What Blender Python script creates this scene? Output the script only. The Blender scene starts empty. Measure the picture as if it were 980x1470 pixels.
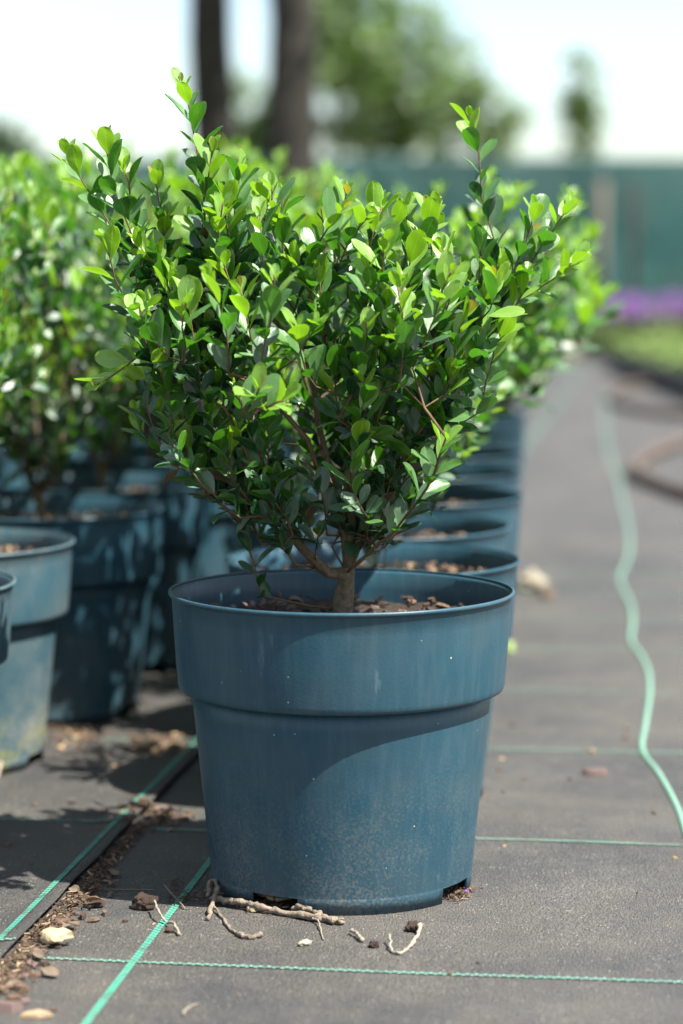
import bpy, bmesh, math, random
import numpy as np
from mathutils import Vector, Matrix, noise

SC = bpy.context.scene
COL = SC.collection
R = math.radians

# ------------------------------------------------------------------ camera
PITCH, HC, YC = 0.1005, 0.678, 2.632
FPX = 3471.0                                  # focal length in photo pixels (85 mm on a 24x36 frame, upright)
cam_d = bpy.data.cameras.new('camera')
cam = bpy.data.objects.new('camera', cam_d)
COL.objects.link(cam)
cam.location = (0, -YC, HC)
cam.rotation_euler = (math.pi / 2 - PITCH, 0, 0)
cam_d.sensor_fit = 'VERTICAL'
cam_d.sensor_height = 36.0
cam_d.sensor_width = 24.0
cam_d.lens = FPX / 1470.0 * 36.0
cam_d.clip_start = 0.05
cam_d.clip_end = 2000
cam_d.dof.use_dof = True
cam_d.dof.focus_distance = 2.56
cam_d.dof.aperture_fstop = 2.5
cam_d.dof.aperture_blades = 9
SC.camera = cam

# ------------------------------------------------------------------ light, sky, exposure
SUN_AZ, SUN_EL = 60.0, 58.0                    # azimuth: degrees to the right of "towards the camera"
sd = Vector((math.cos(R(SUN_EL)) * math.sin(R(SUN_AZ)), -math.cos(R(SUN_EL)) * math.cos(R(SUN_AZ)), math.sin(R(SUN_EL))))
sl = bpy.data.lights.new('sun', 'SUN')
sl.energy = 5.0
sl.angle = R(0.53)
sl.color = (1.0, 0.955, 0.88)
so = bpy.data.objects.new('sun', sl)
COL.objects.link(so)
so.rotation_euler = sd.to_track_quat('Z', 'Y').to_euler()
so.location = sd * 10

W = bpy.data.worlds.new('World')
SC.world = W
W.use_nodes = True
wn, wl = W.node_tree.nodes, W.node_tree.links
wn.clear()
sky = wn.new('ShaderNodeTexSky')
sky.sky_type = 'NISHITA'
sky.sun_disc = False
sky.sun_elevation = R(SUN_EL)
sky.sun_rotation = math.atan2(sd.x, sd.y)
sky.air_density = 1.0
sky.dust_density = 1.2
tc = wn.new('ShaderNodeTexCoord')
mp = wn.new('ShaderNodeMapping'); mp.inputs['Scale'].default_value = (1.0, 1.0, 2.6)
nz = wn.new('ShaderNodeTexNoise'); nz.inputs['Scale'].default_value = 2.2; nz.inputs['Detail'].default_value = 5
rp = wn.new('ShaderNodeValToRGB')
rp.color_ramp.elements[0].position = 0.46; rp.color_ramp.elements[1].position = 0.66
mx = wn.new('ShaderNodeMix'); mx.data_type = 'RGBA'
bg = wn.new('ShaderNodeBackground'); bg.inputs['Strength'].default_value = 0.08
ow = wn.new('ShaderNodeOutputWorld')
wl.new(tc.outputs['Generated'], mp.inputs['Vector']); wl.new(mp.outputs['Vector'], nz.inputs['Vector'])
wl.new(nz.outputs['Fac'], rp.inputs['Fac']); wl.new(rp.outputs['Color'], mx.inputs['Factor'])
wl.new(sky.outputs['Color'], mx.inputs[6])
mx.inputs[7].default_value = (4.3, 4.42, 4.6, 1)
wl.new(mx.outputs[2], bg.inputs['Color']); wl.new(bg.outputs[0], ow.inputs['Surface'])

SC.view_settings.view_transform = 'Standard'
SC.view_settings.look = 'None'
SC.view_settings.gamma = 1.0
SC.view_settings.exposure = 1.78
SC.view_settings.use_curve_mapping = False
SC.render.engine = 'CYCLES'
SC.cycles.use_denoising = True
SC.cycles.max_bounces = 8
SC.cycles.transparent_max_bounces = 8
SC.cycles.sample_clamp_indirect = 8

# ------------------------------------------------------------------ helpers
CP, SP = math.cos(PITCH), math.sin(PITCH)

def ray(u, v):
    a, b = (u - 490) / FPX, -(v - 735) / FPX
    return Vector((a, CP + b * SP, -SP + b * CP))

def ground(u, v, z=0.0):
    r = ray(u, v); t = (z - HC) / r.z
    return Vector((r.x * t, -YC + r.y * t, z))

def at(u, v, y):
    r = ray(u, v); t = (y + YC) / r.y
    return Vector((r.x * t, y, HC + r.z * t))

def mesh_from(verts, faces, smooth=True):
    me = bpy.data.meshes.new('m')
    me.from_pydata([tuple(v) for v in verts], [], faces)
    me.validate()
    if smooth and len(me.polygons):
        me.polygons.foreach_set('use_smooth', [True] * len(me.polygons))
    me.update()
    return me

def link(name, me, mats=None, parent=None, loc=None, rot=None, mat=None):
    o = bpy.data.objects.new(name, me)
    if me is not None:
        me.name = name
        if mats and not me.materials:
            for m in (mats if isinstance(mats, (list, tuple)) else [mats]):
                me.materials.append(m)
    COL.objects.link(o)
    if parent: o.parent = parent
    if loc is not None: o.location = loc
    if rot is not None: o.rotation_euler = rot
    if mat is not None: o.matrix_basis = mat
    return o

def tag(o, label=None, cat=None, group=None, kind=None):
    if label: o['label'] = label
    if cat: o['category'] = cat
    if group: o['group'] = group
    if kind: o['kind'] = kind
    return o

def copy_tree(o, parent=None):
    c = o.copy(); COL.objects.link(c); c.parent = parent
    for ch in list(o.children):
        copy_tree(ch, c)
    return c

class MB:
    """collects geometry for one mesh"""
    def __init__(s): s.v, s.f, s.mi, s.uv = [], [], [], []
    def add(s, vs, fs, mi=0):
        n = len(s.v); s.v += [tuple(v) for v in vs]
        s.f += [tuple(i + n for i in f) for f in fs]; s.mi += [mi] * len(fs)
    def tube(s, pts, rads, seg=6, mi=0, cap=True):
        pts = [Vector(p) for p in pts]; n = len(pts); vs, fs = [], []
        up = None
        for i, p in enumerate(pts):
            t = (pts[min(i + 1, n - 1)] - pts[max(i - 1, 0)])
            if t.length < 1e-9: t = Vector((0, 0, 1))
            t.normalize()
            if up is None: up = t.orthogonal().normalized()
            up = (up - t * up.dot(t))
            up = up.normalized() if up.length > 1e-6 else t.orthogonal().normalized()
            b = t.cross(up)
            for k in range(seg):
                a = 2 * math.pi * k / seg
                vs.append(p + (up * math.cos(a) + b * math.sin(a)) * rads[i])
        for i in range(n - 1):
            for k in range(seg):
                k2 = (k + 1) % seg
                fs.append((i * seg + k, i * seg + k2, (i + 1) * seg + k2, (i + 1) * seg + k))
        if cap:
            fs.append(tuple(range(seg))[::-1]); fs.append(tuple((n - 1) * seg + k for k in range(seg)))
        s.add(vs, fs, mi)
    def box(s, c, d, mi=0, rz=0):
        c = Vector(c); m = Matrix.Rotation(rz, 3, 'Z')
        vs = [c + m @ Vector((x * d[0] / 2, y * d[1] / 2, z * d[2] / 2)) for x in (-1, 1) for y in (-1, 1) for z in (-1, 1)]
        s.add(vs, [(0, 1, 3, 2), (4, 6, 7, 5), (0, 4, 5, 1), (2, 3, 7, 6), (0, 2, 6, 4), (1, 5, 7, 3)], mi)
    def mesh(s, smooth=True):
        me = mesh_from(s.v, s.f, smooth)
        if any(s.mi) and len(me.polygons) == len(s.mi): me.polygons.foreach_set('material_index', s.mi)
        return me
    def build(s, name, mats, parent=None, smooth=True, **k):
        return link(name, s.mesh(smooth), mats, parent, **k)

# ------------------------------------------------------------------ materials
class NT:
    def __init__(s, name):
        s.m = bpy.data.materials.new(name); s.m.use_nodes = True
        s.n, s.l = s.m.node_tree.nodes, s.m.node_tree.links
        s.n.clear()
        s.out = s.n.new('ShaderNodeOutputMaterial')
        s.b = s.n.new('ShaderNodeBsdfPrincipled'); s.l.new(s.b.outputs[0], s.out.inputs['Surface'])
    def val(s, sock, x):
        if hasattr(x, 'is_output'): s.l.new(x, sock)
        elif isinstance(x, (tuple, list)) and len(x) == 3 and sock.type == 'RGBA': sock.default_value = (*x, 1)
        else: sock.default_value = x
    def set(s, **k):
        for a, b in k.items(): s.val(s.b.inputs[a.replace('_', ' ')], b)
        return s
    def coord(s, which='Object', scale=None):
        t = s.n.new('ShaderNodeTexCoord').outputs[which]
        if scale is None: return t
        m = s.n.new('ShaderNodeMapping'); s.l.new(t, m.inputs['Vector']); m.inputs['Scale'].default_value = scale
        return m.outputs['Vector']
    def noise(s, vec, scale, detail=4, rough=.55, out='Fac'):
        t = s.n.new('ShaderNodeTexNoise'); s.l.new(vec, t.inputs['Vector'])
        t.inputs['Scale'].default_value = scale; t.inputs['Detail'].default_value = detail; t.inputs['Roughness'].default_value = rough
        return t.outputs[out]
    def voro(s, vec, scale, out='Distance', feature='F1', rnd=1):
        t = s.n.new('ShaderNodeTexVoronoi'); t.feature = feature; s.l.new(vec, t.inputs['Vector'])
        t.inputs['Scale'].default_value = scale; t.inputs['Randomness'].default_value = rnd
        return t.outputs[out]
    def ramp(s, x, *st):
        t = s.n.new('ShaderNodeValToRGB'); s.l.new(x, t.inputs['Fac']); e = t.color_ramp.elements
        while len(e) < len(st): e.new(.5)
        for k, (p, c) in enumerate(st):
            e[k].position = p; e[k].color = (*c, 1) if isinstance(c, (tuple, list)) else (c, c, c, 1)
        return t.outputs['Color']
    def mix(s, f, a, b, mode='MIX'):
        t = s.n.new('ShaderNodeMix'); t.data_type = 'RGBA'; t.blend_type = mode
        s.val(t.inputs['Factor'], f); s.val(t.inputs[6], a); s.val(t.inputs[7], b)
        return t.outputs[2]
    def math(s, op, a, b=0.0, c=0.0):
        t = s.n.new('ShaderNodeMath'); t.operation = op
        s.val(t.inputs[0], a); s.val(t.inputs[1], b); s.val(t.inputs[2], c)
        return t.outputs[0]
    def sep(s, v):
        t = s.n.new('ShaderNodeSeparateXYZ'); s.l.new(v, t.inputs[0]); return t.outputs
    def bump(s, h, strength=.3, dist=.01):
        t = s.n.new('ShaderNodeBump'); t.inputs['Strength'].default_value = strength; t.inputs['Distance'].default_value = dist
        s.l.new(h, t.inputs['Height']); s.l.new(t.outputs[0], s.b.inputs['Normal']); return t
    def new(s, t): return s.n.new(t)

def mat_pot(name, blue, dust, dust_amt, algae=0.):
    t = NT(name); c = t.coord()
    oi = t.new('ShaderNodeObjectInfo')
    add = t.new('ShaderNodeVectorMath'); add.operation = 'ADD'
    t.l.new(c, add.inputs[0]); t.l.new(oi.outputs['Random'], add.inputs[1]); cv = add.outputs[0]
    z = t.sep(c)[2]
    streak = t.new('ShaderNodeMapping'); t.l.new(cv, streak.inputs['Vector']); streak.inputs['Scale'].default_value = (1, 1, .08)
    n1 = t.noise(cv, 9, 5); n2 = t.noise(streak.outputs[0], 130, 3); n3 = t.noise(cv, 330, 3)
    col = t.mix(t.ramp(n1, (.3, 0.), (.7, 1.)), blue, tuple(x * 1.22 for x in blue))
    col = t.mix(t.math('MULTIPLY', t.ramp(n2, (.45, 0.), (.75, 1.)), .08), col, (.13, .20, .24))
    # dried splashes, thicker towards the foot where rain throws soil up
    low = t.new('ShaderNodeMapRange'); t.l.new(z, low.inputs['Value']); low.inputs['From Min'].default_value = .19; low.inputs['From Max'].default_value = -.02
    low.inputs['To Min'].default_value = .0; low.inputs['To Max'].default_value = 1
    spl = t.math('MULTIPLY', t.ramp(t.math('ADD', t.math('MULTIPLY', n3, .55), t.math('MULTIPLY', n1, .45)), (.50, 0.), (.66, 1.)), t.math('MULTIPLY', low.outputs[0], dust_amt))
    col = t.mix(spl, col, dust)
    film = t.math('MULTIPLY', t.ramp(t.noise(cv, 16, 4), (.35, 0.), (.75, 1.)), .16 * dust_amt)
    col = t.mix(film, col, dust)
    sm = t.new('ShaderNodeMapping'); t.l.new(cv, sm.inputs['Vector']); sm.inputs['Scale'].default_value = (1, 1, .22)
    scuff = t.math('MULTIPLY', t.ramp(t.noise(sm.outputs[0], 46, 6, .7), (.63, 0.), (.72, 1.)), .20)
    col = t.mix(scuff, col, (.17, .23, .26))
    if algae:
        al = t.new('ShaderNodeMapRange'); t.l.new(z, al.inputs['Value']); al.inputs['From Min'].default_value = .09; al.inputs['From Max'].default_value = .02
        col = t.mix(t.math('MULTIPLY', t.math('MULTIPLY', t.ramp(t.noise(cv, 24, 4), (.48, 0.), (.62, 1.)), al.outputs[0]), algae), col, (.20, .20, .04))
    sp = t.voro(cv, 75); spn = t.noise(cv, 31, 2)
    speck = t.math('MULTIPLY', t.math('LESS_THAN', sp, t.math('MULTIPLY', t.noise(cv, 57, 1), .12)), t.math('GREATER_THAN', spn, .57))
    col = t.mix(t.math('MULTIPLY', speck, .75), col, (.42, .38, .30))
    dk = t.voro(cv, 52); dspeck = t.math('MULTIPLY', t.math('LESS_THAN', dk, .07), t.math('GREATER_THAN', t.noise(cv, 13, 2), .53))
    col = t.mix(t.math('MULTIPLY', dspeck, .8), col, (.05, .035, .025))
    t.set(Base_Color=col, Roughness=t.math('ADD', t.math('MULTIPLY', spl, .35), .43), IOR=1.45)
    t.b.inputs['Specular IOR Level'].default_value = .45
    t.bump(t.math('ADD', t.math('MULTIPLY', n2, .5), n3), .10, .002)
    return t.m

M = {}
M['pot'] = mat_pot('pot_plastic', (.0092, .043, .064), (.16, .14, .11), .62)
M['pot_old'] = mat_pot('pot_plastic_weathered', (.026, .066, .086), (.24, .22, .18), 1.6, .7)

def mat_fabric(name, tint=1.0, dusty=1.0):
    t = NT(name); c = t.coord()
    m1 = t.new('ShaderNodeMapping'); t.l.new(c, m1.inputs['Vector']); m1.inputs['Rotation'].default_value = (0, 0, R(7.5))
    cv = m1.outputs[0]; x, y, z = t.sep(cv)
    wm = t.new('ShaderNodeMapping'); t.l.new(cv, wm.inputs['Vector']); wm.inputs['Scale'].default_value = (1, .4, 1)
    weave = t.math('SUBTRACT', t.math('MULTIPLY', t.noise(wm.outputs[0], 460, 2), 3.2), 1.05)
    st1 = t.new('ShaderNodeMapping'); t.l.new(cv, st1.inputs['Vector']); st1.inputs['Scale'].default_value = (1, .06, 1)
    st2 = t.new('ShaderNodeMapping'); t.l.new(cv, st2.inputs['Vector']); st2.inputs['Scale'].default_value = (.06, 1, 1)
    s1 = t.noise(st1.outputs[0], 90, 3); s2 = t.noise(st2.outputs[0], 80, 3)
    n1 = t.noise(c, 2.6, 6, .6); n2 = t.noise(c, 14, 5, .65); n3 = t.noise(c, 420, 2)
    base = t.mix(t.math('ADD', t.math('MULTIPLY', s1, .5), t.math('MULTIPLY', s2, .5)), (.026 * tint, .027 * tint, .028 * tint), (.073 * tint, .072 * tint, .070 * tint))
    d = t.math('ADD', t.math('MULTIPLY', n1, .6), t.math('MULTIPLY', n2, .4))
    dm = t.math('MULTIPLY', t.ramp(d, (.40, 0.), (.62, 1.)), .72 * dusty)
    col = t.mix(dm, base, (.112, .100, .080))
    pale = t.math('MULTIPLY', t.ramp(t.noise(c, 5.5, 4), (.5, 0.), (.72, 1.)), .35 * dusty)
    col = t.mix(pale, col, (.104, .101, .095))
    col = t.mix(t.math('MULTIPLY', t.ramp(weave, (.1, 0.), (.9, 1.)), .5), col, (.010, .010, .011))
    gr = t.voro(c, 190); gsel = t.math('MULTIPLY', t.math('LESS_THAN', gr, .16), t.math('GREATER_THAN', t.noise(c, 40, 3), .52))
    col = t.mix(t.math('MULTIPLY', gsel, .7), col, (.34, .32, .28))
    t.set(Base_Color=col, Roughness=.62)
    t.b.inputs['Specular IOR Level'].default_value = .35
    t.bump(t.math('ADD', t.math('MULTIPLY', weave, .6), n3), .75, .0022)
    return t.m
M['fabric'] = mat_fabric('woven_fabric', 1.0, 1.0)
M['fabric_over'] = mat_fabric('woven_fabric_upper', .85, .75)

def mat_stripe(name, period, rows, fill, colr):
    t = NT(name); uv = t.coord('UV'); u, v, _ = t.sep(uv)
    row = t.math('FLOOR', t.math('MULTIPLY', v, float(rows)))
    ph = t.math('FRACT', t.math('ADD', t.math('DIVIDE', u, period), t.math('MULTIPLY', row, .47)))
    on = t.math('LESS_THAN', ph, fill)
    fr = t.math('FRACT', t.math('MULTIPLY', v, float(rows))); gap = t.math('LESS_THAN', t.math('ABSOLUTE', t.math('SUBTRACT', fr, .5)), .44)
    on = t.math('MULTIPLY', on, gap)
    n = t.noise(t.coord(), 9, 4)
    g = t.mix(t.ramp(n, (.35, 0.), (.75, 1.)), colr, tuple(x * .7 + y * .3 for x, y in zip(colr, (.2, .2, .14))))
    on = t.math('MULTIPLY', on, t.ramp(t.noise(t.coord(), 38, 4, .7), (.34, .25), (.46, 1.)))
    t.set(Base_Color=t.mix(on, (.045, .045, .042), g), Roughness=.6)
    return t.m
M['stripe_cross'] = mat_stripe('green_thread_cross', .0088, 2, .42, (.17, .46, .35))
M['stripe_long'] = mat_stripe('green_thread_long', .0085, 2, .66, (.025, .28, .19))
M['stripe_pale'] = mat_stripe('green_thread_faded', .0062, 4, .90, (.12, .25, .185))

def mat_leaf(name, a, b, under, trans, transw, rough=.28):
    t = NT(name)
    g = t.new('ShaderNodeNewGeometry'); oi = t.new('ShaderNodeObjectInfo')
    rnd = t.math('FRACT', t.math('ADD', g.outputs['Random Per Island'], oi.outputs['Random']))
    uv = t.coord('UV'); u, v, _ = t.sep(uv)
    mid = t.math('ABSOLUTE', t.math('SUBTRACT', v, .5))
    vein = t.math('LESS_THAN', mid, .03); rim = t.math('GREATER_THAN', mid, .445)
    col = t.mix(rnd, a, b)
    n = t.noise(t.coord('UV'), 2.3, 2)
    col = t.mix(t.math('MULTIPLY', n, .3), col, tuple(x * .6 for x in a))
    col = t.mix(t.math('MULTIPLY', vein, .45), col, tuple(min(1, x * 1.8 + .03) for x in b))
    col = t.mix(t.math('MULTIPLY', rim, .55), col, tuple(min(1, x * 1.7 + .05) for x in b))
    col = t.mix(t.math('MULTIPLY', g.outputs['Backfacing'], .75), col, under)
    t.set(Base_Color=col, Roughness=t.math('ADD', rough, t.math('MULTIPLY', g.outputs['Backfacing'], .25)))
    t.b.inputs['Specular IOR Level'].default_value = .95
    side = t.math('SINE', t.math('MULTIPLY', t.math('ADD', u, t.math('MULTIPLY', mid, -.5)), 55.0))
    t.bump(t.math('ADD', t.math('MULTIPLY', side, .03), t.math('MULTIPLY', n, 1.6)), .55, .0011)
    tr = t.new('ShaderNodeBsdfTranslucent'); t.val(tr.inputs['Color'], t.mix(rnd, trans, tuple(x * .8 for x in trans)))
    ms = t.new('ShaderNodeMixShader'); ms.inputs[0].default_value = transw
    t.l.new(t.b.outputs[0], ms.inputs[1]); t.l.new(tr.outputs[0], ms.inputs[2]); t.l.new(ms.outputs[0], t.out.inputs['Surface'])
    return t.m
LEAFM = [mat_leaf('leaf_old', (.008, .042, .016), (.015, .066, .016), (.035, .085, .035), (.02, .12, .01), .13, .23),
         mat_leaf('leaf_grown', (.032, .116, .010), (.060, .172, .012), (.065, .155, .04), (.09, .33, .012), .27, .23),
         mat_leaf('leaf_young', (.120, .260, .012), (.205, .370, .015), (.15, .28, .05), (.27, .54, .015), .36, .23),
         mat_leaf('leaf_flush', (.22, .15, .022), (.19, .28, .025), (.22, .20, .05), (.38, .34, .02), .36, .26),
         mat_leaf('leaf_dry', (.060, .038, .020), (.115, .075, .038), (.12, .085, .05), (.16, .08, .02), .12, .6)]

def mat_simple(name, a, b, scale, rough=.8, bump=.4, dist=.004, det=5):
    t = NT(name); c = t.coord(); n = t.noise(c, scale, det, .6); n2 = t.noise(c, scale * 4, 3)
    oi = t.new('ShaderNodeObjectInfo')
    col = t.mix(t.ramp(n, (.3, 0.), (.7, 1.)), a, b)
    col = t.mix(t.math('MULTIPLY', oi.outputs['Random'], .35), col, tuple(x * .55 for x in a))
    t.set(Base_Color=col, Roughness=rough)
    t.b.inputs['Specular IOR Level'].default_value = .3
    t.bump(t.math('ADD', n, t.math('MULTIPLY', n2, .5)), bump, dist)
    return t.m
M['bark'] = mat_simple('shrub_bark', (.075, .055, .032), (.17, .135, .085), 160, .85, .8, .0025)
M['twig'] = mat_simple('twig_bark', (.085, .045, .022), (.15, .10, .045), 120, .7, .4, .001)
M['soil'] = mat_simple('potting_soil', (.016, .011, .008), (.045, .031, .021), 90, .95, 1., .006)
M['chip'] = mat_simple('bark_chip_brown', (.085, .052, .035), (.185, .120, .080), 60, .85, .6, .002)
M['chip_dark'] = mat_simple('bark_chip_dark', (.032, .021, .016), (.080, .052, .038), 60, .85, .6, .002)
M['chip_purple'] = mat_simple('bark_chip_plum', (.11, .072, .066), (.20, .14, .125), 50, .75, .5, .002)
M['wood'] = mat_simple('split_wood', (.24, .165, .095), (.38, .28, .17), 40, .8, .5, .002)
M['yellow'] = mat_simple('pale_wood_piece', (.38, .29, .16), (.48, .39, .24), 30, .7, .4, .002)
M['root'] = mat_simple('dry_root', (.10, .078, .056), (.22, .18, .135), 110, .85, .8, .002)
M['root_pale'] = mat_simple('pale_root', (.19, .16, .12), (.31, .27, .215), 90, .8, .5, .002)
M['clod'] = mat_simple('soil_clod', (.06, .038, .028), (.13, .085, .06), 120, .95, 1., .004)
M['litter'] = mat_simple('bark_litter', (.045, .030, .020), (.13, .09, .055), 70, .95, 1., .003)
M['stone'] = mat_simple('cream_stone', (.27, .235, .17), (.40, .36, .28), 30, .8, .5, .004)
M['hose'] = mat_simple('brown_hose', (.062, .044, .032), (.10, .074, .055), 6, .6, .2, .003)
M['black'] = mat_simple('black_plastic', (.010, .011, .013), (.022, .024, .028), 12, .5, .1, .002)
M['tree_bark'] = mat_simple('tree_bark', (.016, .015, .012), (.038, .034, .027), 9, .9, 1., .03)
M['tree_bark_pale'] = mat_simple('tree_bark_pale', (.10, .085, .065), (.16, .13, .10), 9, .9, 1., .02)
M['post'] = mat_simple('fence_post_metal', (.035, .075, .070), (.05, .10, .095), 8, .6, .2, .003)
M['post_wood'] = mat_simple('stake_wood', (.09, .075, .06), (.14, .115, .095), 14, .8, .5, .004)
M['petal'] = mat_simple('purple_petal', (.10, .040, .16), (.18, .075, .26), 20, .7, .1, .002)
M['herb'] = mat_simple('herb_leaf', (.18, .27, .075), (.28, .37, .13), 14, .6, .1, .002)
M['cord'] = mat_simple('faded_green_cord', (.12, .26, .19), (.185, .32, .245), 8, .55, .2, .001)

def mat_ground():
    t = NT('bare_ground'); c = t.coord()
    n1 = t.noise(c, .35, 6); n2 = t.noise(c, 3.5, 6, .65); n3 = t.noise(c, 40, 3)
    soil = t.mix(n2, (.13, .10, .07), (.24, .20, .15)); grass = t.mix(n2, (.06, .10, .025), (.12, .17, .05))
    t.set(Base_Color=t.mix(t.ramp(n1, (.45, 0.), (.58, 1.)), soil, grass), Roughness=.95)
    t.bump(t.math('ADD', n2, t.math('MULTIPLY', n3, .3)), .8, .03)
    return t.m
M['ground'] = mat_ground()

def mat_net():
    t = NT('green_shade_net'); c = t.coord()
    n = t.noise(c, .9, 4); x, y, z = t.sep(c)
    wv = t.math('MULTIPLY', t.math('SINE', t.math('MULTIPLY', x, 2 * math.pi / .03)), t.math('SINE', t.math('MULTIPLY', z, 2 * math.pi / .03)))
    oi = t.new('ShaderNodeObjectInfo')
    a = t.mix(oi.outputs['Random'], (.004, .034, .034), (.009, .064, .062))
    col = t.mix(t.ramp(n, (.35, 0.), (.7, 1.)), a, (.014, .086, .086))
    t.set(Base_Color=col, Roughness=.7); t.bump(wv, .3, .004)
    tr = t.new('ShaderNodeBsdfTranslucent'); t.val(tr.inputs['Color'], (.012, .10, .10, 1))
    ms = t.new('ShaderNodeMixShader'); ms.inputs[0].default_value = .35
    tp = t.new('ShaderNodeBsdfTransparent'); ms2 = t.new('ShaderNodeMixShader'); ms2.inputs[0].default_value = .04
    t.l.new(t.b.outputs[0], ms.inputs[1]); t.l.new(tr.outputs[0], ms.inputs[2])
    t.l.new(ms.outputs[0], ms2.inputs[1]); t.l.new(tp.outputs[0], ms2.inputs[2]); t.l.new(ms2.outputs[0], t.out.inputs['Surface'])
    return t.m
M['net'] = mat_net()
TREEM = mat_leaf('tree_leaf', (.065, .125, .022), (.11, .185, .036), (.08, .13, .04), (.14, .26, .03), .3, .45)
TREEM2 = mat_leaf('tree_leaf_dark', (.028, .062, .022), (.05, .095, .03), (.05, .09, .04), (.08, .16, .03), .25, .45)

# ------------------------------------------------------------------ ground and woven fabric
g = MB(); g.add([(-400, -60, -.04), (400, -60, -.04), (400, 700, -.04), (-400, 700, -.04)], [(0, 1, 2, 3)])
tag(g.build('ground', M['ground']), kind='structure')

AX = R(7.5)                                    # the fabric and the rows run a little to the right
DIR = Vector((math.sin(AX), math.cos(AX), 0)); PERP = Vector((math.cos(AX), -math.sin(AX), 0))

def gz(x, y):
    return 0.0022 * (noise.noise((x * 2.3, y * 1.7, 3.1)) + .7 * noise.noise((x * 5.1, y * 4.3, 8.7)))

EDGE0 = ground(40, 1345); S_EDGE = EDGE0.dot(PERP)           # edge of the upper sheet, in the row frame
def over_h(s):                                               # the upper sheet rides up at its cut edge
    d = S_EDGE - s
    return .004 + .006 * math.exp(-(d / .022) ** 2)

def sheet(name, s0, s1, l0, l1, ds, dl, hfun, m, wav=None):
    ns, nl = max(2, int((s1 - s0) / ds)), max(2, int((l1 - l0) / dl)); vs, fs = [], []
    for j in range(nl + 1):
        l = l0 + (l1 - l0) * j / nl
        for i in range(ns + 1):
            s = s0 + (s1 - s0) * i / ns
            if wav and i == ns: s += wav(l)
            p = PERP * s + DIR * l
            vs.append((p.x, p.y, gz(p.x, p.y) + hfun(s, l)))
    for j in range(nl):
        for i in range(ns):
            a = j * (ns + 1) + i
            fs.append((a, a + 1, a + ns + 2, a + ns + 1))
    o = link(name, mesh_from(vs, fs), m)
    tag(o, kind='structure')
    return o
path = sheet('path_fabric', -2.6, 1.75, -5, 16, .05, .06, lambda s, l: 0, M['fabric'])
over = sheet('upper_fabric', S_EDGE - 2.4, S_EDGE, -5, 16, .012, .06, lambda s, l: over_h(s), M['fabric_over'],
             lambda l: .0025 * noise.noise((l * 9, 0, 0)) + .0012 * noise.noise((l * 40, 0, 5)))
so_ = over.modifiers.new('thickness', 'SOLIDIFY'); so_.thickness = .0014; so_.offset = -1

def strip(name, pts, width, m, parent, hfun, lift=.0013):
    """flat woven band along a polyline on the fabric; u runs in metres"""
    vs, fs, uvs = [], [], []; L = 0
    for i, p in enumerate(pts):
        t = (pts[min(i + 1, len(pts) - 1)] - pts[max(i - 1, 0)]).normalized(); nrm = Vector((t.y, -t.x, 0))
        if i: L += (p - pts[i - 1]).length
        for k in (-1, 1):
            q = p + nrm * k * width / 2
            vs.append((q.x, q.y, gz(q.x, q.y) + hfun(q.dot(PERP)) + lift)); uvs.append((L, (k + 1) / 2))
    for i in range(len(pts) - 1): fs.append((2 * i, 2 * i + 1, 2 * i + 3, 2 * i + 2))
    me = mesh_from(vs, fs); ul = me.uv_layers.new(name='UVMap')
    for lp in me.loops: ul.data[lp.index].uv = uvs[lp.vertex_index]
    return link(name, me, m, parent)

def line(p0, p1, step=.05):
    n = max(2, int((p1 - p0).length / step)); return [p0.lerp(p1, i / n) for i in range(n + 1)]
zero = lambda s: 0
# threads along the rows
s1 = .5 * (ground(0, 1368).dot(PERP) + ground(165, 1180).dot(PERP)); s2 = .5 * (ground(130, 1470).dot(PERP) + ground(293, 1240).dot(PERP))
tag(strip('green_stripe', line(PERP * s1 + DIR * -3, PERP * s1 + DIR * 15), .0082, M['stripe_long'], over, over_h))
strip('green_stripe', line(PERP * s2 + DIR * -3, PERP * s2 + DIR * 15), .0082, M['stripe_long'], path, zero)
# threads across
for v in (1402, 1207, 1076, 991, 931, 886, 851, 823):
    p = ground(735, v); l = p.dot(DIR)
    strip('green_stripe', line(PERP * (S_EDGE + .03) + DIR * l, PERP * 1.75 + DIR * l), .0054 if v > 1100 else .0062, M['stripe_cross'] if v > 1300 else M['stripe_pale'], path, zero)
for v, u in ((1362, 15), (1183, 80), (1066, 150), (985, 180)):
    p = ground(u, v); l = p.dot(DIR)
    strip('green_stripe', line(PERP * (S_EDGE - 2.3) + DIR * l, PERP * (S_EDGE - .001) + DIR * l), .0062, M['stripe_cross'], over, over_h, .0012)

# ------------------------------------------------------------------ leaf meshes
def leaf_mesh(var, hi=True):
    rng = random.Random(100 + var)
    fold, curl, tw = rng.uniform(.10, .42), rng.uniform(-.10, .32), rng.uniform(-.10, .10)
    wmax = rng.uniform(.205, .26)
    prof = [(0, .018), (.10, .03), (.20, .40), (.36, .78), (.54, .99), (.70, .97), (.85, .78), (.95, .50), (1., .10)] if hi else \
           [(0, .03), (.18, .35), (.5, .98), (.8, .80), (1., .08)]
    cols = (-1, -.5, 0, .5, 1) if hi else (-1, 0, 1)
    vs, fs, uv = [], [], []
    for t, w in prof:
        hw = w * wmax if t > .12 else w
        for c in cols:
            y = c * hw
            z = fold * abs(c) ** 1.35 * hw - curl * t * t * .5 + tw * y * t * 2 + .012 * math.sin(t * 9 + c * 3 + var)
            vs.append((t, y, z)); uv.append((t, .5 + c * .5 if t > .12 else .5))
    n = len(cols)
    for j in range(len(prof) - 1):
        for i in range(n - 1):
            a = j * n + i
            fs.append((a, a + n, a + n + 1, a + 1)[::-1])
    return vs, fs, uv
LEAF_HI = [leaf_mesh(k) for k in range(6)]
LEAF_LO = [leaf_mesh(k, False) for k in range(4)]

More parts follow.
